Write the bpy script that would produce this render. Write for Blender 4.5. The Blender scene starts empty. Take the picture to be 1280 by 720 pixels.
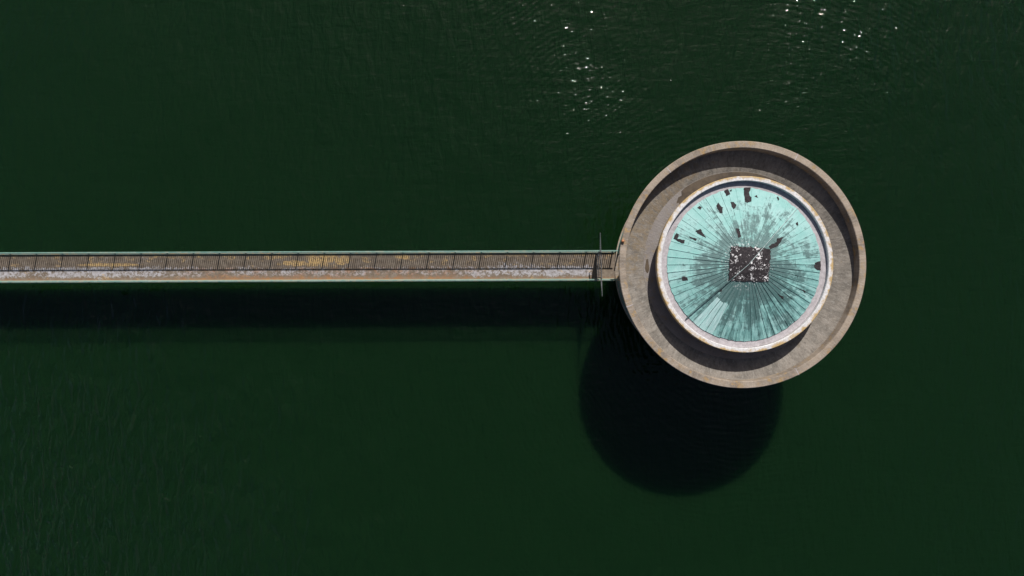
import bpy, bmesh, math, random
from mathutils import Vector
random.seed(7)
S = bpy.context.scene
PI = math.pi

# ------------------------------------------------------------------ camera, sky, sun, exposure
CAM_H = 48.6                                   # metres above the water
F_PX = 914.0                                   # focal length in pixels of a 1280 px wide frame
cd = bpy.data.cameras.new('camera'); cam = bpy.data.objects.new('camera', cd)
S.collection.objects.link(cam); S.camera = cam
cam.location = (0, 0, CAM_H); cam.rotation_euler = (0, 0, 0)
cd.sensor_width = 36.0; cd.lens = 36.0 * F_PX / 1280.0
cd.clip_start = 0.5; cd.clip_end = 5000

SUN_EL, SUN_AZ = math.radians(45.0), math.radians(9.8)      # azimuth from +Y towards +X
to_sun = Vector((math.sin(SUN_AZ) * math.cos(SUN_EL), math.cos(SUN_AZ) * math.cos(SUN_EL), math.sin(SUN_EL)))
W = bpy.data.worlds.new('World'); S.world = W; W.use_nodes = True
wn = W.node_tree; bg = wn.nodes['Background']
sky = wn.nodes.new('ShaderNodeTexSky'); sky.sky_type = 'NISHITA'; sky.sun_disc = False
sky.sun_elevation = SUN_EL; sky.sun_rotation = SUN_AZ
sky.air_density = 0.7; sky.dust_density = 2.0; sky.ozone_density = 1.0
wn.links.new(sky.outputs[0], bg.inputs[0]); bg.inputs[1].default_value = 0.07
sd = bpy.data.lights.new('sun', 'SUN'); sun = bpy.data.objects.new('sun', sd)
S.collection.objects.link(sun)
sd.energy = 5.0; sd.angle = math.radians(0.53); sd.color = (1.0, 0.955, 0.90)
sun.rotation_euler = (-to_sun).to_track_quat('-Z', 'Y').to_euler()
sun.location = to_sun * 80
S.view_settings.view_transform = 'Standard'; S.view_settings.look = 'None'
S.view_settings.exposure = 0.0; S.view_settings.gamma = 1.0
S.view_settings.use_curve_mapping = False
S.cycles.max_bounces = 6; S.cycles.use_adaptive_sampling = False

# ------------------------------------------------------------------ dimensions
AX, AY = 12.64, 1.28          # axis of the tower
ZR = 8.55                     # top of the outer rim
R_RIM = 6.78
Z_FLOOR = ZR - 1.02           # floor of the bowl
Z_PAR = ZR + 0.42             # top of the roof parapet
R_PAR = 4.79
R_EAVE, Z_EAVE, Z_APEX = 4.19, 8.74, 9.58
Z_DECK, Z_RAIL = 2.95, 4.05   # footbridge deck and handrail

def roof_z(r):
    return Z_APEX + (Z_EAVE - Z_APEX) * r / R_EAVE

def roof_xy(px, py):
    """A spot seen on the roof in the photograph -> local x, y on the roof cone (real position on the cone)."""
    z = 9.1
    for _ in range(20):
        k = (CAM_H - z) / F_PX
        x, y = (px - 640) * k - AX, (360 - py) * k - AY
        z = roof_z(math.hypot(x, y))
    return x, y

# ------------------------------------------------------------------ node helpers
class Mat:
    def __init__(self, name):
        self.m = bpy.data.materials.new(name); self.m.use_nodes = True
        self.t = self.m.node_tree; self.b = self.t.nodes['Principled BSDF']
    def new(self, kind, **kw):
        n = self.t.nodes.new(kind)
        for k, v in kw.items(): setattr(n, k, v)
        return n
    def put(self, sock, v):
        if hasattr(v, 'is_output') or isinstance(v, bpy.types.NodeSocket): self.t.links.new(v, sock)
        elif isinstance(v, (tuple, list)) and len(v) == 3 and sock.type == 'RGBA': sock.default_value = (*v, 1)
        else: sock.default_value = v
    def math(self, op, a, b=0.0, c=None, clamp=False):
        n = self.new('ShaderNodeMath', operation=op, use_clamp=clamp)
        self.put(n.inputs[0], a); self.put(n.inputs[1], b)
        if c is not None: self.put(n.inputs[2], c)
        return n.outputs[0]
    def vmath(self, op, a, b=None):
        n = self.new('ShaderNodeVectorMath', operation=op); self.put(n.inputs[0], a)
        if b is not None: self.put(n.inputs[1], b)
        return n
    def obj(self):
        return self.new('ShaderNodeTexCoord').outputs['Object']
    def sep(self, v):
        n = self.new('ShaderNodeSeparateXYZ'); self.put(n.inputs[0], v); return n.outputs
    def comb(self, x, y, z):
        n = self.new('ShaderNodeCombineXYZ')
        for i, v in enumerate((x, y, z)): self.put(n.inputs[i], v)
        return n.outputs[0]
    def noise(self, vec, scale=1.0, detail=4.0, rough=0.55, dist=0.0):
        n = self.new('ShaderNodeTexNoise'); self.put(n.inputs['Vector'], vec)
        n.inputs['Scale'].default_value = scale; n.inputs['Detail'].default_value = detail
        n.inputs['Roughness'].default_value = rough; n.inputs['Distortion'].default_value = dist
        return n.outputs[0]
    def step(self, v, lo, hi):                     # smoothstep lo..hi -> 0..1
        n = self.new('ShaderNodeMapRange', interpolation_type='SMOOTHSTEP')
        self.put(n.inputs[0], v); n.inputs[1].default_value = lo; n.inputs[2].default_value = hi
        return n.outputs[0]
    def mix(self, fac, a, b, mode='MIX'):
        n = self.new('ShaderNodeMix', data_type='RGBA', blend_type=mode)
        self.put(n.inputs[0], fac); self.put(n.inputs[6], a); self.put(n.inputs[7], b)
        return n.outputs[2]
    def polar(self):
        """object coords -> (x, y, z, radius, unit direction vector)"""
        x, y, z = self.sep(self.obj())
        flat = self.comb(x, y, 0.0)
        r = self.vmath('LENGTH', flat).outputs['Value']
        d = self.vmath('NORMALIZE', flat).outputs[0]
        return x, y, z, r, d
    def bump(self, h, strength=0.5, dist=0.01, normal=None):
        n = self.new('ShaderNodeBump'); self.put(n.inputs['Height'], h)
        n.inputs['Strength'].default_value = strength; n.inputs['Distance'].default_value = dist
        if normal is not None: self.put(n.inputs['Normal'], normal)
        self.t.links.new(n.outputs[0], self.b.inputs['Normal']); return n.outputs[0]
    def done(self, color, rough=0.85, spec=0.3, metal=0.0):
        self.put(self.b.inputs['Base Color'], color); self.put(self.b.inputs['Roughness'], rough)
        self.b.inputs['Specular IOR Level'].default_value = spec; self.b.inputs['Metallic'].default_value = metal
        return self.m

def scaled(m, v, sx, sy, sz):
    return m.vmath('MULTIPLY', v, (sx, sy, sz)).outputs[0]

# ------------------------------------------------------------------ materials
def water_material():
    m = Mat('reservoir water'); p = m.obj()
    def ripples(angle, lx, ly, detail, dist=0.4):
        n = m.new('ShaderNodeMapping', vector_type='POINT'); m.put(n.inputs['Vector'], p)
        n.inputs['Rotation'].default_value = (0, 0, math.radians(angle)); n.inputs['Scale'].default_value = (1 / lx, 1 / ly, 1)
        return m.noise(n.outputs[0], 1.0, detail, 0.5, dist)
    def catspaw(cx, cy, rx, ry):                                     # a puff of wind darkening the surface
        q = m.vmath('DIVIDE', m.vmath('SUBTRACT', p, (cx, cy, 0)).outputs[0], (rx, ry, 1)).outputs[0]
        return m.step(m.math('ADD', m.vmath('LENGTH', q).outputs['Value'], m.math('MULTIPLY', m.math('SUBTRACT', m.noise(p, 0.22, 3), 0.5), 1.2)), 1.15, 0.15)
    gust = m.math('MAXIMUM', catspaw(20.0, 13.0, 6.5, 9.0), m.math('MULTIPLY', catspaw(5.5, 12.0, 5.0, 7.0), 0.8))
    gust2 = m.math('MAXIMUM', catspaw(-26.0, -17.0, 20.0, 17.0), m.math('MULTIPLY', catspaw(30.0, 18.0, 14.0, 12.0), 0.22))
    a = ripples(12, 1.5, 0.42, 2); b = ripples(-38, 1.6, 0.50, 2); c = ripples(-20, 0.34, 0.13, 2)
    e = ripples(-24, 0.55, 1.7, 3); d = ripples(60, 7.0, 10.0, 2)
    # rings running out from the tower wall
    q = m.vmath('SUBTRACT', p, (AX + 2.0, AY - 3.0, 0)).outputs[0]
    rr = m.math('ADD', m.vmath('LENGTH', q).outputs['Value'], m.math('MULTIPLY', m.noise(p, 0.25, 2), 1.6))
    ring = m.math('SINE', m.math('MULTIPLY', rr, 2 * PI / 0.38))
    ringw = m.math('MULTIPLY', m.step(m.noise(p, 0.09, 2), 0.36, 0.60), 0.0048)
    h = m.math('MULTIPLY', a, m.math('MULTIPLY_ADD', gust, 0.012, 0.032))
    h = m.math('ADD', h, m.math('MULTIPLY', b, m.math('MULTIPLY_ADD', gust, 0.026, 0.028)))
    h = m.math('ADD', h, m.math('MULTIPLY', c, m.math('MULTIPLY_ADD', gust, 0.017, 0.009)))
    h = m.math('ADD', h, m.math('MULTIPLY', e, m.math('MULTIPLY_ADD', gust2, 0.44, 0.11)))
    h = m.math('ADD', h, m.math('MULTIPLY', d, 0.25))
    h = m.math('ADD', h, m.math('MULTIPLY', ring, ringw))
    m.bump(h, 1.0, 1.0)
    murk = m.noise(p, 0.03, 3, 0.5)
    col = m.mix(murk, (0.0032, 0.0152, 0.0040), (0.0042, 0.0178, 0.0048))
    mm = m.done(col, 0.05, 0.5)
    m.b.inputs['IOR'].default_value = 1.333
    m.b.inputs['Subsurface Weight'].default_value = 0.95
    m.b.inputs['Subsurface Radius'].default_value = (0.5, 1.0, 0.8)
    m.b.inputs['Subsurface Scale'].default_value = 8.0
    return mm

def concrete_material(name, base, dark, pale, ochre=0.5, streak=0.6, lichen=(0.30, 0.20, 0.055)):
    m = Mat(name); x, y, z, r, d = m.polar(); p = m.obj()
    dv = m.vmath('SCALE', d); dv.inputs['Scale'].default_value = 60.0
    sv = m.vmath('ADD', dv.outputs[0], m.comb(0.0, 0.0, m.math('MULTIPLY', r, 0.9))).outputs[0]
    st = m.noise(sv, 1.0, 4, 0.65)
    big = m.noise(p, 0.9, 4, 0.6); fine = m.noise(p, 11.0, 5, 0.7); mid = m.noise(p, 3.2, 4, 0.62)
    c = m.mix(m.step(big, 0.35, 0.68), base, dark)
    c = m.mix(m.math('MULTIPLY', m.step(st, 0.42, 0.68), streak), c, pale)
    c = m.mix(m.math('MULTIPLY', m.step(st, 0.50, 0.30), streak * 0.8), c, dark)
    c = m.mix(m.math('MULTIPLY', m.step(fine, 0.52, 0.74), 0.55), c, pale)
    c = m.mix(m.math('MULTIPLY', m.step(fine, 0.46, 0.30), 0.6), c, dark)
    o = m.math('MULTIPLY', m.step(mid, 0.50, 0.66), m.step(big, 0.40, 0.60))
    c = m.mix(m.math('MULTIPLY', o, ochre), c, lichen)
    spot = m.noise(p, 5.5, 5, 0.75); c = m.mix(m.math('MULTIPLY', m.step(spot, 0.56, 0.70), 0.5), c, dark); c = m.mix(m.math('MULTIPLY', m.step(spot, 0.42, 0.30), 0.55), c, pale)
    m.bump(m.math('ADD', m.math('ADD', fine, spot), st), 0.7, 0.028)
    return m.done(c, 0.9, 0.2)

def bowl_material():
    """slope of the bowl: grey-brown concrete with radial run-off streaks, ochre algae on the bridge side"""
    m = Mat('stained bowl concrete'); x, y, z, r, d = m.polar(); p = m.obj()
    dv = m.vmath('SCALE', d); dv.inputs['Scale'].default_value = 46.0
    sv = m.vmath('ADD', dv.outputs[0], m.comb(0.0, 0.0, m.math('MULTIPLY', r, 2.6))).outputs[0]
    st = m.noise(sv, 1.0, 5, 0.7)
    dv2 = m.vmath('SCALE', d); dv2.inputs['Scale'].default_value = 8.0
    st2 = m.noise(m.vmath('ADD', dv2.outputs[0], m.comb(0.0, 0.0, m.math('MULTIPLY', r, 1.1))).outputs[0], 1.0, 4, 0.6)
    fine = m.noise(p, 13.0, 5, 0.7); mid = m.noise(p, 2.2, 4, 0.6)
    c = m.mix(m.step(st2, 0.35, 0.68), (0.245, 0.220, 0.192), (0.160, 0.146, 0.128))
    c = m.mix(m.math('MULTIPLY', m.step(st, 0.50, 0.72), 0.65), c, (0.33, 0.31, 0.28))
    c = m.mix(m.math('MULTIPLY', m.step(st, 0.48, 0.30), 0.6), c, (0.095, 0.087, 0.077))
    c = m.mix(m.math('MULTIPLY', m.step(fine, 0.54, 0.74), 0.5), c, (0.34, 0.33, 0.31))
    # ochre algae, thick on the north-west quarter
    dx, dy, _z = m.sep(d)
    nw = m.math('ADD', m.math('MULTIPLY', dx, -0.86), m.math('MULTIPLY', dy, 0.50))
    o = m.math('ADD', m.math('MULTIPLY', m.step(nw, 0.55, 1.0), 0.26), mid)
    o = m.math('MULTIPLY', m.step(o, 0.60, 0.80), m.step(st, 0.30, 0.62))
    c = m.mix(m.math('MULTIPLY', o, 0.55), c, (0.20, 0.135, 0.060))
    spot = m.noise(p, 7.0, 5, 0.75); c = m.mix(m.math('MULTIPLY', m.step(spot, 0.54, 0.68), 0.5), c, (0.095, 0.088, 0.080)); c = m.mix(m.math('MULTIPLY', m.step(spot, 0.44, 0.32), 0.5), c, (0.36, 0.345, 0.325))
    m.bump(m.math('ADD', m.math('ADD', fine, spot), m.math('MULTIPLY', st, 1.6)), 0.7, 0.028)
    return m.done(c, 0.9, 0.2)

def parapet_material():
    """white painted ring, ochre lichen along its outer edge"""
    m = Mat('white lichen-edged parapet'); x, y, z, r, d = m.polar(); p = m.obj()
    mid = m.noise(p, 2.0, 4, 0.65); fine = m.noise(p, 9.0, 5, 0.7)
    c = m.mix(m.step(fine, 0.36, 0.70), (0.52, 0.50, 0.485), (0.70, 0.69, 0.70))
    c = m.mix(m.math('MULTIPLY', m.step(fine, 0.40, 0.28), 0.8), c, (0.22, 0.20, 0.18))
    e = m.math('ADD', m.math('MULTIPLY', m.math('SUBTRACT', r, R_PAR - 0.13), 3.2), m.math('MULTIPLY', m.math('SUBTRACT', mid, 0.5), 2.6))
    c = m.mix(m.math('MULTIPLY', m.step(e, -0.15, 0.45), 0.85), c, (0.42, 0.27, 0.075))
    m.bump(fine, 0.4, 0.008)
    return m.done(c, 0.85, 0.25)

def gutter_material():
    m = Mat('grey roof gutter'); p = m.obj(); f = m.noise(p, 6.0, 5, 0.65); g = m.noise(p, 1.3, 3)
    c = m.mix(m.step(f, 0.35, 0.7), (0.34, 0.315, 0.325), (0.46, 0.43, 0.445))
    c = m.mix(m.math('MULTIPLY', m.step(g, 0.55, 0.72), 0.6), c, (0.24, 0.22, 0.215))
    m.bump(f, 0.3, 0.006)
    return m.done(c, 0.8, 0.3)

def copper_material():
    """verdigris sheets; soot and run-off streaks spreading from the crown"""
    m = Mat('verdigris copper'); x, y, z, r, d = m.polar(); p = m.obj()
    at = m.new('ShaderNodeAttribute', attribute_type='OBJECT', attribute_name='patina').outputs['Fac']
    new = m.new('ShaderNodeAttribute', attribute_type='OBJECT', attribute_name='bright').outputs['Fac']  # amount of extra pale tone on the marked sheets
    dv = m.vmath('SCALE', d); dv.inputs['Scale'].default_value = 17.0
    st = m.noise(m.vmath('ADD', dv.outputs[0], m.comb(0.0, 0.0, m.math('MULTIPLY', r, 0.55))).outputs[0], 1.0, 5, 0.72)
    dv3 = m.vmath('SCALE', d); dv3.inputs['Scale'].default_value = 70.0
    st3 = m.noise(m.vmath('ADD', dv3.outputs[0], m.comb(0.0, 0.0, m.math('MULTIPLY', r, 2.2))).outputs[0], 1.0, 4, 0.7)
    big = m.noise(p, 1.1, 4, 0.6); fine = m.noise(p, 15.0, 5, 0.7); mid = m.noise(p, 4.0, 5, 0.68)
    c = m.mix(m.step(big, 0.32, 0.68), (0.245, 0.485, 0.455), (0.345, 0.565, 0.545))
    c = m.mix(m.math('MULTIPLY', at, 0.22), c, (0.235, 0.45, 0.42))
    c = m.mix(m.math('MULTIPLY', m.step(fine, 0.52, 0.76), 0.45), c, (0.52, 0.69, 0.68))
    c = m.mix(m.math('MULTIPLY', m.step(mid, 0.50, 0.70), 0.40), c, (0.18, 0.36, 0.345))
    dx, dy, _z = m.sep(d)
    south = m.math('SUBTRACT', m.math('MULTIPLY', dx, 0.35), dy)            # rises towards the south-east, where the copper tone gets darker
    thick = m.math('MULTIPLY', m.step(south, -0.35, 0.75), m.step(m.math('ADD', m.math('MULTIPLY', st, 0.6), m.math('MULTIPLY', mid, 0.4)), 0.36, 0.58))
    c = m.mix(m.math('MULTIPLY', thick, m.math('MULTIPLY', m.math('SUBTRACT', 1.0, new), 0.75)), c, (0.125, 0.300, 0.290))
    # grime: strongest round the crown, ragged outer edge
    g = m.math('SUBTRACT', 1.0, m.math('DIVIDE', r, 4.1))
    g = m.math('MULTIPLY_ADD', south, 0.12, g)
    g = m.math('ADD', g, m.math('MULTIPLY', m.math('SUBTRACT', st, 0.5), 1.0))
    g = m.math('ADD', g, m.math('MULTIPLY', m.math('SUBTRACT', big, 0.5), 1.6))
    g = m.math('ADD', g, m.math('MULTIPLY', m.math('SUBTRACT', mid, 0.5), 1.1))
    g = m.math('ADD', g, m.math('MULTIPLY', m.math('SUBTRACT', st3, 0.5), 1.2))
    g = m.math('MULTIPLY_ADD', m.math('SUBTRACT', at, 0.35), 0.22, g)
    gm = m.math('MULTIPLY', m.step(g, 0.17, 0.55), m.math('SUBTRACT', 1.0, new))
    c = m.mix(m.math('MULTIPLY', gm, 0.78), c, (0.055, 0.095, 0.095))
    # darker run-off stripes on the south side
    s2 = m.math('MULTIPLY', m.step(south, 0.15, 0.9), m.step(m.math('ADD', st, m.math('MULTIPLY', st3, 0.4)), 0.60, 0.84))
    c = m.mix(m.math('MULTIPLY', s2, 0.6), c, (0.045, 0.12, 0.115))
    # bird lime
    w = m.math('MULTIPLY', m.step(m.noise(p, 7.0, 5, 0.75), 0.63, 0.68), m.step(m.math('MULTIPLY_ADD', big, 2.0, m.math('MULTIPLY', r, -0.55)), -0.25, 0.35))
    w = m.math('MAXIMUM', w, m.math('MULTIPLY', m.step(m.noise(p, 9.0, 5, 0.75), 0.57, 0.62), m.step(m.math('MULTIPLY_ADD', mid, 0.9, r), 2.0, 1.6)))
    c = m.mix(m.math('MULTIPLY', w, 0.85), c, (0.72, 0.74, 0.74))
    c = m.mix(m.math('MULTIPLY', new, m.math('MULTIPLY_ADD', m.step(st3, 0.4, 0.7), 0.55, 0.12)), c, (0.62, 0.78, 0.79))
    m.bump(m.math('ADD', fine, mid), 0.35, 0.01)
    return m.done(c, 0.72, 0.3)

def felt_material(name, lime):
    m = Mat(name); p = m.obj(); f = m.noise(p, 9.0, 6, 0.72); g = m.noise(p, 2.6, 5, 0.7); h = m.noise(p, 21.0, 4, 0.7)
    c = m.mix(m.step(f, 0.35, 0.68), (0.017, 0.015, 0.017), (0.046, 0.038, 0.041))
    if lime:
        w = m.math('ADD', m.math('MULTIPLY', f, 0.55), m.math('ADD', m.math('MULTIPLY', g, 0.62), m.math('MULTIPLY', h, 0.35)))
        c = m.mix(m.step(w, 0.832, 0.868), c, (0.74, 0.73, 0.73))
    m.bump(f, 0.5, 0.01)
    return m.done(c, 0.85, 0.25)

def paint_material(name, base, pale, rust, rust_amt):
    m = Mat(name); p = m.obj(); f = m.noise(p, 5.0, 5, 0.7); g = m.noise(p, 0.7, 4, 0.6)
    c = m.mix(m.step(f, 0.38, 0.68), base, pale)
    c = m.mix(m.math('MULTIPLY', m.step(m.math('ADD', f, m.math('MULTIPLY', g, 0.5)), 0.80 - 0.1 * rust_amt, 0.92), rust_amt), c, rust)
    return m.done(c, 0.55, 0.4)

def deck_material():
    m = Mat('lichen-covered deck'); p = m.obj(); x, y, z = m.sep(p)
    n1 = m.noise(scaled(m, p, 0.55, 1.3, 1), 1.0, 4, 0.6); n2 = m.noise(p, 3.0, 5, 0.68); n3 = m.noise(p, 12.0, 4, 0.7)
    n5 = m.noise(p, 6.0, 5, 0.7)
    n4 = m.noise(scaled(m, p, 1.4, 2.2, 1), 1.0, 5, 0.65, 0.3)
    c = m.mix(m.step(n2, 0.35, 0.68), (0.140, 0.110, 0.084), (0.215, 0.176, 0.138))
    c = m.mix(m.math('MULTIPLY', m.step(n3, 0.48, 0.30), 0.6), c, (0.11, 0.09, 0.075))
    # white crustose lichen, thick along the middle of the sunny half, thin on the north side
    band = m.math('MULTIPLY', m.step(y, 0.18, -0.10), m.step(y, -0.78, -0.45))
    w = m.math('ADD', m.math('MULTIPLY', band, 0.30), m.math('ADD', m.math('MULTIPLY', n1, 0.70), m.math('MULTIPLY', n2, 0.55)))
    bare = m.math('MULTIPLY', m.step(x, -29.0, -25.0), m.step(x, -7.0, -11.0))      # a barer stretch half way along
    w = m.math('SUBTRACT', w, m.math('MULTIPLY', bare, 0.12))
    w = m.math('SUBTRACT', w, m.math('MULTIPLY', m.step(x, -1.6, -1.0), 0.4))       # swept clean by the gate
    w = m.math('ADD', w, m.math('MULTIPLY', m.math('SUBTRACT', n3, 0.5), 0.55)); w = m.math('ADD', w, m.math('MULTIPLY', m.math('SUBTRACT', n5, 0.5), 0.45))
    c = m.mix(m.math('MULTIPLY', m.step(w, 0.79, 0.97), 0.88), c, m.mix(m.step(n5, 0.35, 0.65), (0.22, 0.205, 0.205), (0.43, 0.42, 0.45)))
    c = m.mix(m.math('MULTIPLY', m.step(n3, 0.54, 0.72), m.math('MULTIPLY', m.step(w, 0.75, 0.82), 0.75)), c, (0.17, 0.14, 0.13))
    # ochre moss: a long streak, one big cushion, and scattered crumbs
    def patch(cx, cy, rx, ry, amt):
        e = m.math('ADD', m.math('POWER', m.math('DIVIDE', m.math('SUBTRACT', x, cx), rx), 2.0), m.math('POWER', m.math('DIVIDE', m.math('SUBTRACT', y, cy), ry), 2.0))
        return m.step(m.math('ADD', e, m.math('MULTIPLY', m.math('SUBTRACT', n2, 0.5), 6.5 * amt)), 1.35, 0.75)
    o = patch(-31.5, 0.17, 1.9, 0.09, 0.2)
    for a in ((-18.3, 0.42, 1.0, 0.40, 1.0), (-19.9, 0.22, 0.9, 0.17, 0.9), (-17.0, 0.40, 0.6, 0.28, 1.0), (-13.2, 0.60, 0.5, 0.16, 1.0)):
        o = m.math('MAXIMUM', o, patch(*a))
    crumbs = m.math('MULTIPLY', m.step(m.math('ADD', n4, m.math('MULTIPLY', m.step(y, 0.0, 0.8), 0.07)), 0.575, 0.68), m.step(n3, 0.42, 0.58))
    o = m.math('MAXIMUM', o, m.math('MULTIPLY', crumbs, 0.8))
    o = m.math('MULTIPLY', o, m.math('MULTIPLY_ADD', m.step(m.math('MULTIPLY_ADD', n5, 0.5, m.math('MULTIPLY', n3, 0.5)), 0.40, 0.55), 0.85, 0.15))
    c = m.mix(m.math('MULTIPLY', o, 0.95), c, (0.50, 0.335, 0.15))
    # rusty dirt gathered against the south kerb
    ru = m.math('MULTIPLY', m.step(m.math('MULTIPLY_ADD', n2, 0.9, y), -0.12, -0.42), m.math('MULTIPLY', m.step(n1, 0.28, 0.50), m.step(n5, 0.22, 0.48)))
    ru = m.math('MULTIPLY', ru, m.math('MULTIPLY_ADD', bare, 0.6, 0.4))
    c = m.mix(m.math('MULTIPLY', ru, 0.9), c, (0.34, 0.165, 0.062))
    c = m.mix(m.math('MULTIPLY', m.math('MULTIPLY', bare, m.step(y, 0.05, -0.15)), m.math('MULTIPLY', m.step(m.math('MULTIPLY_ADD', n5, 0.6, m.math('MULTIPLY', n4, 0.5)), 0.53, 0.64), 0.6)), c, (0.25, 0.125, 0.065))
    m.bump(n3, 0.5, 0.01)
    return m.done(c, 0.9, 0.2)

def plain(name, col, rough=0.6, spec=0.3, metal=0.0, var=0.25, sc=8.0):
    m = Mat(name); n = m.noise(m.obj(), sc, 4, 0.6)
    c = m.mix(m.step(n, 0.3, 0.7), tuple(v * (1 - var) for v in col), tuple(v * (1 + var) for v in col))
    return m.done(c, rough, spec, metal)

M = dict(
    water=water_material(),
    rim=concrete_material('weathered sandy rim', (0.345, 0.282, 0.220), (0.19, 0.158, 0.126), (0.50, 0.45, 0.40), 0.75, 0.2, (0.38, 0.245, 0.10)),
    shell=concrete_material('grey tower concrete', (0.25, 0.235, 0.21), (0.17, 0.16, 0.14), (0.34, 0.33, 0.30), 0.15, 0.5),
    floor=concrete_material('smooth grey bowl floor', (0.235, 0.215, 0.205), (0.19, 0.170, 0.158), (0.27, 0.25, 0.24), 0.35, 0.12),
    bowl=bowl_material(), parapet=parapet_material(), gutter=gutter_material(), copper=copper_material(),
    felt=felt_material('bare roofing felt', False), crown=felt_material('bird-limed roofing felt', True),
    wet=plain('wet dark sediment', (0.075, 0.055, 0.036), 0.45, 0.4, 0, 0.3, 3.0),
    rail=paint_material('faded green paint', (0.145, 0.265, 0.225), (0.24, 0.345, 0.305), (0.36, 0.27, 0.15), 0.35),
    kerb=paint_material('chalky pale green kerb', (0.27, 0.36, 0.30), (0.43, 0.42, 0.33), (0.48, 0.33, 0.16), 0.7),
    teal=paint_material('teal girder paint', (0.055, 0.235, 0.185), (0.09, 0.30, 0.24), (0.25, 0.20, 0.12), 0.2),
    steel=plain('galvanised gate steel', (0.16, 0.165, 0.17), 0.5, 0.5, 0.3),
    tape=plain('grey conductor tape', (0.40, 0.50, 0.49), 0.6, 0.4), dark_tape=plain('dark conductor tape', (0.055, 0.10, 0.10), 0.7, 0.3, 0, 0.5),  # second, darker tone for the outer south-west run of tape
    deck=deck_material(),
    orange=plain('orange lamp plastic', (0.50, 0.20, 0.08), 0.4, 0.5),
    hatch=plain('dark door paint', (0.03, 0.09, 0.08), 0.5, 0.4),
)

# ------------------------------------------------------------------ mesh helpers
C = S.collection
def link(name, me, mat, parent=None, smooth=None):
    o = bpy.data.objects.new(name, me); C.objects.link(o)
    if mat is not None and not me.materials: me.materials.append(mat)
    if parent is not None: o.parent = parent
    if smooth is not None:
        for p in me.polygons: p.use_smooth = True
        if smooth > 0: me.set_sharp_from_angle(angle=math.radians(smooth))
    return o
def from_bm(name, bm, mat, parent=None, smooth=None):
    bmesh.ops.recalc_face_normals(bm, faces=bm.faces)
    me = bpy.data.meshes.new(name); bm.to_mesh(me); bm.free()
    return link(name, me, mat, parent, smooth)
def lathe(name, prof, mat, parent=None, seg=180, a0=0.0, a1=2 * PI, jitter=0.0):
    """closed profile of (r, z) turned about the local Z axis"""
    bm = bmesh.new(); full = abs(a1 - a0 - 2 * PI) < 1e-6
    rows = []
    for i in range(seg if full else seg + 1):
        a = a0 + (a1 - a0) * i / seg
        rows.append([bm.verts.new((math.cos(a) * r, math.sin(a) * r, z + (random.uniform(-jitter, jitter) if jitter else 0))) for r, z in prof])
    n = len(prof)
    for i in range(seg):
        A, B = rows[i], rows[(i + 1) % len(rows)]
        for k in range(n):
            bm.faces.new((A[k], B[k], B[(k + 1) % n], A[(k + 1) % n]))
    if not full:
        bm.faces.new(rows[0]); bm.faces.new(rows[-1])
    return from_bm(name, bm, mat, parent, 35)
def add_box(bm, x0, x1, y0, y1, z0, z1):
    v = [bm.verts.new((x, y, z)) for x in (x0, x1) for y in (y0, y1) for z in (z0, z1)]
    for f in ((0, 1, 3, 2), (4, 6, 7, 5), (0, 4, 5, 1), (2, 3, 7, 6), (0, 2, 6, 4), (1, 5, 7, 3)):
        bm.faces.new([v[i] for i in f])
def box(name, x0, x1, y0, y1, z0, z1, mat, parent=None, bevel=0.0):
    bm = bmesh.new(); add_box(bm, x0, x1, y0, y1, z0, z1)
    if bevel: bmesh.ops.bevel(bm, geom=bm.edges[:], offset=bevel, segments=2, affect='EDGES')
    return from_bm(name, bm, mat, parent)
def add_rod(bm, a, b, r, n=6, r1=None):
    a, b = Vector(a), Vector(b); d = (b - a).normalized()
    u = d.orthogonal().normalized(); w = d.cross(u); r1 = r if r1 is None else r1
    A = [bm.verts.new(a + (u * math.cos(2 * PI * i / n) + w * math.sin(2 * PI * i / n)) * r) for i in range(n)]
    B = [bm.verts.new(b + (u * math.cos(2 * PI * i / n) + w * math.sin(2 * PI * i / n)) * r1) for i in range(n)]
    for i in range(n): bm.faces.new((A[i], A[(i + 1) % n], B[(i + 1) % n], B[i]))
    bm.faces.new(A[::-1]); bm.faces.new(B)
def empty(name, loc, rz=0.0):
    o = bpy.data.objects.new(name, None); C.objects.link(o); o.location = loc; o.rotation_euler = (0, 0, rz)
    o.empty_display_size = 0.3; return o
def tag(o, label=None, cat=None, group=None, kind=None):
    for k, v in (('label', label), ('category', cat), ('group', group), ('kind', kind)):
        if v: o[k] = v
    return o

# ------------------------------------------------------------------ water
bm = bmesh.new(); s = 900
bm.faces.new([bm.verts.new(v) for v in ((-s, -s, 0), (s, -s, 0), (s, s, 0), (-s, s, 0))])
tag(from_bm('water', bm, M['water']), 'dark green rippled reservoir water around the tower and footbridge', 'water', kind='structure')

# ------------------------------------------------------------------ tower
T = tag(empty('intake_tower', (AX, AY, 0)), 'round concrete intake tower with open bowl rim and turquoise copper roof', 'tower')
# shaft standing in the water and the flared underside of the bowl
lathe('shaft', [(0.01, -6), (4.35, -6), (4.35, 4.6), (4.42, 5.2), (4.70, 5.9), (5.2, 6.6), (5.75, 7.1), (5.75, 7.2), (0.01, 7.2)], M['shell'], T, 96)
bowl = lathe('bowl', [(0.5, Z_FLOOR - 0.02), (5.25, Z_FLOOR - 0.02), (5.32, Z_FLOOR + 0.02), (5.55, ZR - 0.935), (5.9, ZR - 0.83), (6.36, ZR - 0.67), (6.70, ZR - 0.67),
      (6.66, ZR - 0.84), (6.35, 7.30), (5.76, 7.05), (0.5, 7.05)], M['bowl'], T, 180)
rim = lathe('rim', [(6.43, ZR), (6.40, ZR - 0.03), (6.385, ZR - 0.667), (6.71, ZR - 0.667), (6.78, ZR - 0.04), (6.75, ZR)], M['rim'], T, 240)
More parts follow.
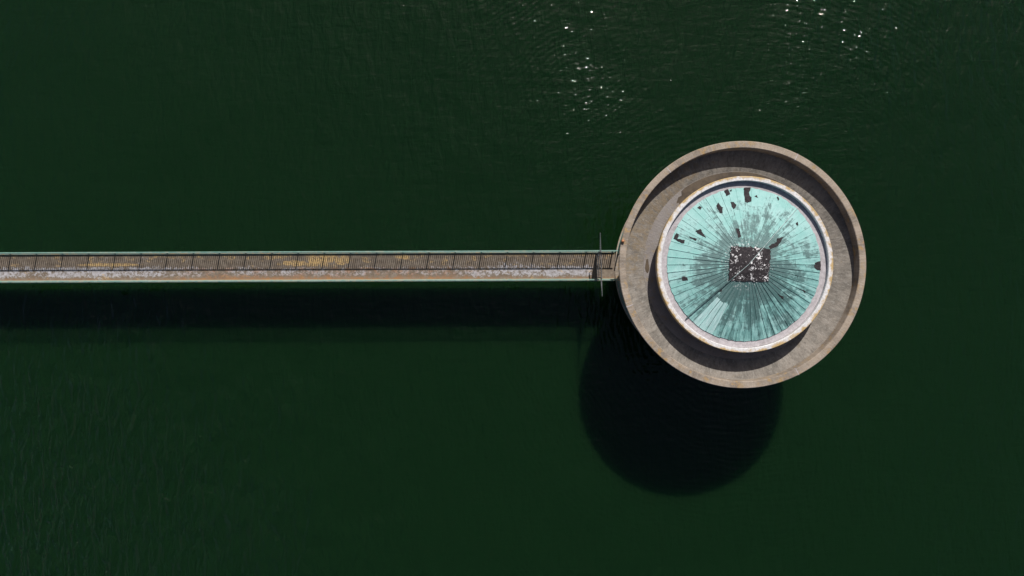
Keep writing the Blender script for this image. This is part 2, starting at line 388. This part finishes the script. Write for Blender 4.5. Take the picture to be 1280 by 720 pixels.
# expansion joints across the rim, filled with pale mortar
for a in (63.5, 128.0, 200.0, 297.0):
    j = box('joint_strip', 6.395, 6.783, -0.016, 0.016, ZR - 0.25, ZR + 0.004, M['gutter'], rim); j.rotation_euler = (0, 0, math.radians(a))
floor = lathe('bowl_floor', [(4.0, Z_FLOOR - 0.12), (5.26, Z_FLOOR - 0.12), (5.26, Z_FLOOR), (4.0, Z_FLOOR)], M['floor'], T, 160)
def wet_patch(pts):
    """thin film of wet silt lying on the bowl floor; pts are (angle in degrees, radius)"""
    bm = bmesh.new(); z0 = Z_FLOOR + 0.004
    top = [bm.verts.new((math.cos(math.radians(a)) * r, math.sin(math.radians(a)) * r, z0)) for a, r in pts]
    f = bm.faces.new(top); bmesh.ops.triangulate(bm, faces=[f])
    return from_bm('wet_patch', bm, M['wet'], floor)
outer = [(133, 4.80), (134.5, 4.86), (131, 5.04), (128.5, 5.0), (127, 5.2)] + [(a, 5.245) for a in range(124, 49, -3)]
wet_patch([(134, 4.55)] + outer + [(46, 5.05), (46, 4.45)] + [(a, 4.42) for a in range(50, 132, 6)])
wet_patch([(180.5 + 4.6 * math.sin(t), 5.05 + (0.11 + 0.025 * math.sin(3 * t)) * math.cos(t)) for t in [i * 2 * PI / 18 for i in range(18)]])
# drum wall that carries the roof
drum = lathe('drum_wall', [(4.05, Z_FLOOR - 0.1), (4.25, Z_FLOOR - 0.1), (4.25, ZR - 0.10), (4.05, ZR - 0.10)], M['shell'], T, 120)
slab = lathe('roof_slab', [(0.3, ZR - 0.10), (4.74, ZR - 0.10), (4.77, ZR - 0.06), (4.77, ZR - 0.0), (0.3, ZR - 0.0)], M['shell'], T, 160)
par = lathe('parapet', [(4.55, ZR + 0.003), (R_PAR - 0.005, ZR + 0.003), (R_PAR, Z_PAR - 0.03), (R_PAR - 0.03, Z_PAR), (4.56, Z_PAR), (4.53, Z_PAR - 0.03)], M['parapet'], T, 240)
lathe('gutter', [(4.00, ZR + 0.003), (4.547, ZR + 0.003), (4.53, Z_EAVE - 0.05), (4.00, Z_EAVE - 0.05)], M['gutter'], T, 180)

# ---- copper roof
roof = lathe('roof', [(0.02, roof_z(0) - 0.06), (4.14, roof_z(4.14) - 0.045), (4.14, Z_EAVE - 0.20), (0.02, Z_EAVE - 0.20)], M['felt'], T, 120)
NP = 60
SW = math.radians(223.5); 
mesh_cache = {}
def panel(i, r0, r1, bright=0.0):
    """one flat copper sheet between two standing seams"""
    a0, a1 = 2 * PI * i / NP + 0.0004, 2 * PI * (i + 1) / NP - 0.0004
    bm = bmesh.new(); lift = random.uniform(-0.003, 0.003); tw = random.uniform(-0.004, 0.004)
    n = 3; top = []; bot = []
    for k in range(n + 1):
        r = r0 + (r1 - r0) * k / n
        row = []
        for s_, a in ((-1, a0), (0, (a0 + a1) / 2), (1, a1)):
            q = r + random.uniform(-0.006, 0.006)
            if k == n and r1 > 4: q += random.uniform(-0.03, 0.02)
            row.append(Vector((math.cos(a) * q, math.sin(a) * q, roof_z(r) + lift + tw * s_ + random.uniform(-0.003, 0.003) - 0.006 * k / n)))
        top.append([bm.verts.new(v) for v in row]); bot.append([bm.verts.new(v - Vector((0, 0, 0.012))) for v in row])
    for k in range(n):
        for c in range(2):
            bm.faces.new((top[k][c], top[k + 1][c], top[k + 1][c + 1], top[k][c + 1]))
            bm.faces.new((bot[k][c], bot[k][c + 1], bot[k + 1][c + 1], bot[k + 1][c]))
        bm.faces.new((top[k][0], bot[k][0], bot[k + 1][0], top[k + 1][0])); bm.faces.new((top[k][2], top[k + 1][2], bot[k + 1][2], bot[k][2]))
    for c in range(2):
        bm.faces.new((top[0][c], top[0][c + 1], bot[0][c + 1], bot[0][c])); bm.faces.new((top[n][c], bot[n][c], bot[n][c + 1], top[n][c + 1]))
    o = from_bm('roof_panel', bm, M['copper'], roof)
    o['patina'] = random.random() ** 1.5; o['bright'] = bright
    return o

# places where the copper has torn away: outlines as measured, turned into positions on the cone
def grid(pts, ox, oy, k): return [(ox + x / k, oy + y / k) for x, y in pts]
TORN = [
    grid([(415, 115), (515, 112), (520, 150), (495, 180), (505, 235), (535, 260), (530, 315), (470, 340), (435, 330), (420, 200)], 895, 225, 12),
    grid([(120, 165), (170, 130), (215, 210), (155, 240)], 895, 225, 12),
    grid([(5, 390), (35, 340), (65, 390), (105, 410), (95, 450), (100, 490), (65, 497), (20, 430)], 895, 225, 12),
    grid([(222, 335), (260, 325), (300, 370), (295, 405), (262, 440), (240, 400)], 895, 225, 12),
    grid([(583, 250), (615, 225), (630, 272)], 895, 225, 12), grid([(912, 265), (935, 245), (947, 290), (930, 312)], 895, 225, 12),
    grid([(205, 162), (245, 142), (232, 168)], 895, 225, 12), grid([(563, 410), (595, 388), (627, 410), (600, 442)], 825, 225, 12),
    grid([(530, 110), (610, 70), (630, 115), (690, 205), (600, 165)], 825, 280, 12),
    grid([(200, 215), (245, 130), (287, 158), (265, 220), (372, 245), (360, 292), (290, 272)], 825, 280, 12),
    grid([(433, 188), (490, 203), (557, 215), (540, 247), (455, 215)], 825, 280, 12),
    grid([(590, 160), (680, 110), (690, 72), (757, 52), (742, 92), (690, 162), (615, 195)], 895, 290, 9),
    grid([(648, 460), (728, 438), (728, 572), (660, 562), (633, 515)], 965, 290, 12),
    grid([(322, 133), (402, 133), (418, 182), (335, 192)], 825, 335, 12), grid([(878, 352), (932, 313), (922, 347)], 825, 335, 12),
    grid([(357, 522), (385, 503), (398, 555), (375, 562)], 965, 235, 12),
    grid([(553, 418), (580, 424), (594, 475), (573, 487)], 820, 210, 5.565),
    grid([(1003, 228), (1037, 243), (1033, 257)], 820, 320, 5.54), grid([(843, 262), (887, 284), (882, 302)], 820, 320, 5.54),
    grid([(470, 150), (505, 140), (520, 190), (495, 195)], 820, 210, 5.565)[:0],
]
TORN = [[roof_xy(*q) for q in t] for t in TORN if t]
SQ = [roof_xy(*q) for q in ((913.3, 307.2), (962.8, 310.5), (960.0, 352.8), (909.5, 351.0))]
def inside(x, y, poly):
    c = False; n = len(poly)
    for i in range(n):
        (x0, y0), (x1, y1) = poly[i], poly[i - 1]
        if (y0 > y) != (y1 > y) and x < (x1 - x0) * (y - y0) / (y1 - y0) + x0: c = not c
    return c

bright_from, bright_to = 227, 247            # two paler sheets beside the conductor on the south-west
for i in range(NP):
    am = math.degrees(2 * PI * (i + 0.5) / NP)
    b1, b2 = 1.65 + random.uniform(-0.3, 0.3), 2.95 + random.uniform(-0.35, 0.35)
    br = 1.0 if bright_from < am < bright_to else 0.0
    if br: b2 = 2.35 + 0.05 * (i % 2)
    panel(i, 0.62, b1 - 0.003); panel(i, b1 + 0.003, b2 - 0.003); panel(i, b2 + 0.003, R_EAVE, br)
for i in range(NP):                            # standing seams, broken where the copper is gone
    a = 2 * PI * i / NP; ca, sa = math.cos(a), math.sin(a); bm = bmesh.new(); n = 44; w = 0.011
    hgt = (0.008 if 8 < math.degrees(a) < 165 else 0.022) + random.uniform(-0.003, 0.010)
    for k in range(n):
        r0, r1 = 0.75 + (R_EAVE - 0.03 - 0.75) * k / n, 0.75 + (R_EAVE - 0.03 - 0.75) * (k + 1) / n; rm = (r0 + r1) / 2
        if any(inside(ca * rm, sa * rm, t) for t in TORN) or inside(ca * rm, sa * rm, SQ): continue
        v = []
        for r in (r0, r1):
            for s_ in (-w, w):
                for dz in (-0.02, hgt): v.append(bm.verts.new((ca * r - sa * s_, sa * r + ca * s_, roof_z(r) + dz)))
        for f in ((0, 1, 3, 2), (4, 6, 7, 5), (0, 4, 5, 1), (2, 3, 7, 6), (1, 5, 7, 3)): bm.faces.new([v[q] for q in f])
    bmesh.ops.remove_doubles(bm, verts=bm.verts, dist=1e-5)
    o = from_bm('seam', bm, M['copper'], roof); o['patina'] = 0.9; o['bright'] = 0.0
def on_roof(name, poly, mat, lift, thick=0.012, cell=0.12, rag=0.012):
    """a thin sheet with the given outline that follows the cone"""
    bm = bmesh.new()
    pts = []
    for i, (x, y) in enumerate(poly):
        x1, y1 = poly[(i + 1) % len(poly)]; n = max(1, int(math.hypot(x1 - x, y1 - y) / cell))
        pts += [(x + (x1 - x) * k / n, y + (y1 - y) * k / n) for k in range(n)]
    pts = [(x + random.uniform(-rag, rag), y + random.uniform(-rag, rag)) for x, y in pts]
    f = bm.faces.new([bm.verts.new((x, y, 0)) for x, y in pts])
    bmesh.ops.triangulate(bm, faces=[f])
    for _ in range(2): bmesh.ops.subdivide_edges(bm, edges=bm.edges[:], cuts=1, use_grid_fill=True)
    for v in bm.verts: v.co.z = roof_z(math.hypot(v.co.x, v.co.y)) + lift
    g = bmesh.ops.extrude_face_region(bm, geom=bm.faces[:])
    for v in g['geom']:
        if isinstance(v, bmesh.types.BMVert): v.co.z -= thick
    return from_bm(name, bm, mat, roof)
for t in TORN: on_roof('torn_patch', t, M['felt'], 0.012, 0.012, 0.075, 0.022)
on_roof('crown_sheet', SQ, M['crown'], 0.045, 0.03, 0.09, 0.05)['label'] = 'square black felt sheet splashed with white bird lime'
# lightning conductor tape over the crown, with its clips
def tape(a, r0, r1, w, h, mat):
    bm = bmesh.new(); ca, sa = math.cos(a), math.sin(a); n = 16
    for k in range(n):
        v = []
        for r in (r0 + (r1 - r0) * k / n, r0 + (r1 - r0) * (k + 1) / n):
            for s_ in (-w, w):
                for dz in (0.0, h): v.append(bm.verts.new((ca * r - sa * s_, sa * r + ca * s_, roof_z(r) + 0.03 + dz)))
        for f in ((0, 1, 3, 2), (4, 6, 7, 5), (0, 4, 5, 1), (2, 3, 7, 6), (1, 5, 7, 3), (0, 2, 6, 4)): bm.faces.new([v[q] for q in f])
    bmesh.ops.remove_doubles(bm, verts=bm.verts, dist=1e-5)
    return from_bm('conductor_tape', bm, M[mat], roof)
x, y = roof_xy(845, 409); tape(math.atan2(y, x), 1.05, 4.35, 0.020, 0.055, 'dark_tape'); tape(math.atan2(y, x), 0.02, 1.05, 0.010, 0.030, 'tape')
x, y = roof_xy(994, 263); tape(math.atan2(y, x), 0.02, 4.30, 0.011, 0.026, 'tape')

# ---- gallery round the shaft at bridge level
gal = lathe('gallery_slab', [(4.36, Z_DECK - 0.22), (6.16, Z_DECK - 0.20), (6.21, Z_DECK - 0.16), (6.21, Z_DECK), (4.36, Z_DECK)], M['rim'], T, 140)
RG = 6.12
gap = math.asin(0.86 / RG)                      # the bridge joins on the west side
g0, g1 = -PI + gap, PI - gap
lathe('handrail', [(RG - 0.04, Z_RAIL - 0.05), (RG + 0.04, Z_RAIL - 0.05), (RG + 0.04, Z_RAIL), (RG - 0.04, Z_RAIL)], M['rail'], T, 150, g0, g1)
lathe('bottom_rail', [(RG - 0.02, Z_DECK + 0.10), (RG + 0.02, Z_DECK + 0.10), (RG + 0.02, Z_DECK + 0.14), (RG - 0.02, Z_DECK + 0.14)], M['teal'], T, 150, g0, g1)
NG = 22
for i in range(NG + 1):
    a = g0 + (g1 - g0) * i / NG
    o = box('post', RG - 0.025, RG + 0.025, -0.025, 0.025, Z_DECK - 0.02, Z_RAIL - 0.052, M['rail'], T); o.rotation_euler = (0, 0, a)
    if i == NG: break
    bm = bmesh.new(); nb = 17
    for k in range(1, nb):
        b = a + (g1 - g0) / NG * k / nb; add_rod(bm, (math.cos(b) * RG, math.sin(b) * RG, Z_DECK + 0.12), (math.cos(b) * RG, math.sin(b) * RG, Z_RAIL - 0.03), 0.011, 5)
    tag(from_bm('balusters', bm, M['rail'], T), kind='stuff')
# door from the gallery into the shaft, opposite the bridge
dr = box('door', -4.40, -4.33, -0.5, 0.5, Z_DECK + 0.003, Z_DECK + 2.1, M['hatch'], T, 0.01)
box('door_handle', -4.44, -4.40, 0.32, 0.36, Z_DECK + 0.95, Z_DECK + 1.12, M['steel'], dr)

# ------------------------------------------------------------------ footbridge
ANG = math.atan2(1.389 - 1.253, 37.5)
B = tag(empty('footbridge', (6.36, 1.389, 0), ANG), 'long narrow footbridge with green railings running left from the tower', 'bridge')
X0 = -56.0                                      # runs on towards the shore, outside the frame
HW = 0.88                                       # railing line
box('deck', X0, 0.06, -0.795, 0.795, Z_DECK - 0.14, Z_DECK, M['deck'], B)
for s_ in (-1, 1):
    y0, y1 = sorted((s_ * 0.797, s_ * 0.955))
    box('kerb', X0, 0.02, y0, y1, Z_DECK - 0.10, Z_DECK + 0.06, M['kerb'], B, 0.012)
    y0, y1 = sorted((s_ * 0.70, s_ * 0.945))
    box('girder', X0, -0.10, y0, y1, Z_DECK - 0.62, Z_DECK - 0.145, M['teal'], B)
    box('handrail', X0, 0.10, s_ * HW - 0.04, s_ * HW + 0.04, Z_RAIL - 0.05, Z_RAIL, M['rail'], B, 0.012)
    box('bottom_rail', X0, 0.06, s_ * HW - 0.02, s_ * HW + 0.02, Z_DECK + 0.12, Z_DECK + 0.17, M['rail'], B)
BAY = 1.632
post_me = None; bal_me = None
xs = [-0.10 - BAY * k for k in range(int(-X0 / BAY))]
for k, xp in enumerate(xs):
    for s_ in (-1, 1):
        if post_me is None:
            bm = bmesh.new(); add_box(bm, -0.042, 0.042, -0.022, 0.022, Z_DECK + 0.04, Z_RAIL - 0.052); add_box(bm, -0.05, 0.05, -0.05, 0.05, Z_DECK + 0.061, Z_DECK + 0.075)
            o = from_bm('post', bm, M['rail'], B); post_me = o.data
            bm = bmesh.new(); nb = 13
            for q in range(1, nb): add_rod(bm, (-BAY * q / nb, 0, Z_DECK + 0.15), (-BAY * q / nb, 0, Z_RAIL - 0.03), 0.026, 5)
            p = from_bm('balusters', bm, M['rail'], B); bal_me = p.data
        else:
            o = link('post', post_me, None, B); p = link('balusters', bal_me, None, B)
        o.location = (xp, s_ * HW, 0); p.location = (xp, s_ * HW, 0); tag(p, kind='stuff')
box('pier', X0 + 1.0, X0 + 2.2, -0.9, 0.9, -6, Z_DECK - 0.625, M['shell'], B)

# ------------------------------------------------------------------ security gate on the bridge
G = tag(empty('security_gate', (5.28, 1.385, Z_DECK), ANG + math.radians(1.6)), 'grey spiked steel security gate across the bridge, its wings overhanging both railings', 'gate')
GH = 2.4
for s_ in (-1, 1):
    box('gate_post', -0.035, 0.035, s_ * 0.76 - 0.03, s_ * 0.76 + 0.03, 0.003, GH + 0.12, M['steel'], G)
box('top_bar', -0.02, 0.02, -0.73, 0.73, GH - 0.05, GH, M['steel'], G); box('bottom_bar', -0.02, 0.02, -0.73, 0.73, 0.08, 0.13, M['steel'], G)
box('middle_bar', -0.02, 0.02, -0.73, 0.73, 1.0, 1.05, M['steel'], G)
for k in range(14):
    y = -0.65 + k * 0.10; bm = bmesh.new(); add_rod(bm, (0, y, 0.10), (0, y, GH - 0.02), 0.013, 6); from_bm('bar', bm, M['steel'], G)
lk = box('lock_box', -0.05, 0.05, 0.55, 0.70, 0.95, 1.12, M['steel'], G)
for k in range(15):
    y = -0.70 + k * 0.10; bm = bmesh.new(); add_rod(bm, (0, y, GH), (0, y, GH + 0.16), 0.012, 5, 0.002); from_bm('spike', bm, M['steel'], G)
for s_ in (-1, 1):
    bm = bmesh.new()                             # outline of the wing
    path = [(0.79, GH - 0.45), (1.87, GH - 0.06), (1.87, GH), (0.79, GH)]
    for a, b in zip(path, path[1:]): add_rod(bm, (0, s_ * a[0], a[1]), (0, s_ * b[0], b[1]), 0.022, 6)
    from_bm('wing_frame', bm, M['steel'], G)
    for k in range(8):                           # spikes standing on it
        y = 0.86 + k * 0.137; zl = GH - 0.44 + (y - 0.79) * 0.361; bm = bmesh.new()
        add_rod(bm, (0, s_ * y, zl), (0, s_ * y, GH + 0.14), 0.011, 5, 0.003); from_bm('wing_bar', bm, M['steel'], G)

# ------------------------------------------------------------------ small orange lamp on the gallery railing
a = math.radians(168.9)
L = tag(empty('lamp', (AX + math.cos(a) * 6.70, AY + math.sin(a) * 6.70, ZR + 0.002), a), 'small orange lamp on the outer edge of the tower rim, just above the bridge', 'lamp')
box('bracket', -0.06, 0.06, -0.06, 0.06, 0.0, 0.04, M['steel'], L)
lathe('lens', [(0.004, 0.042), (0.075, 0.042), (0.085, 0.08), (0.08, 0.13), (0.055, 0.17), (0.004, 0.185)], M['orange'], L, 20)
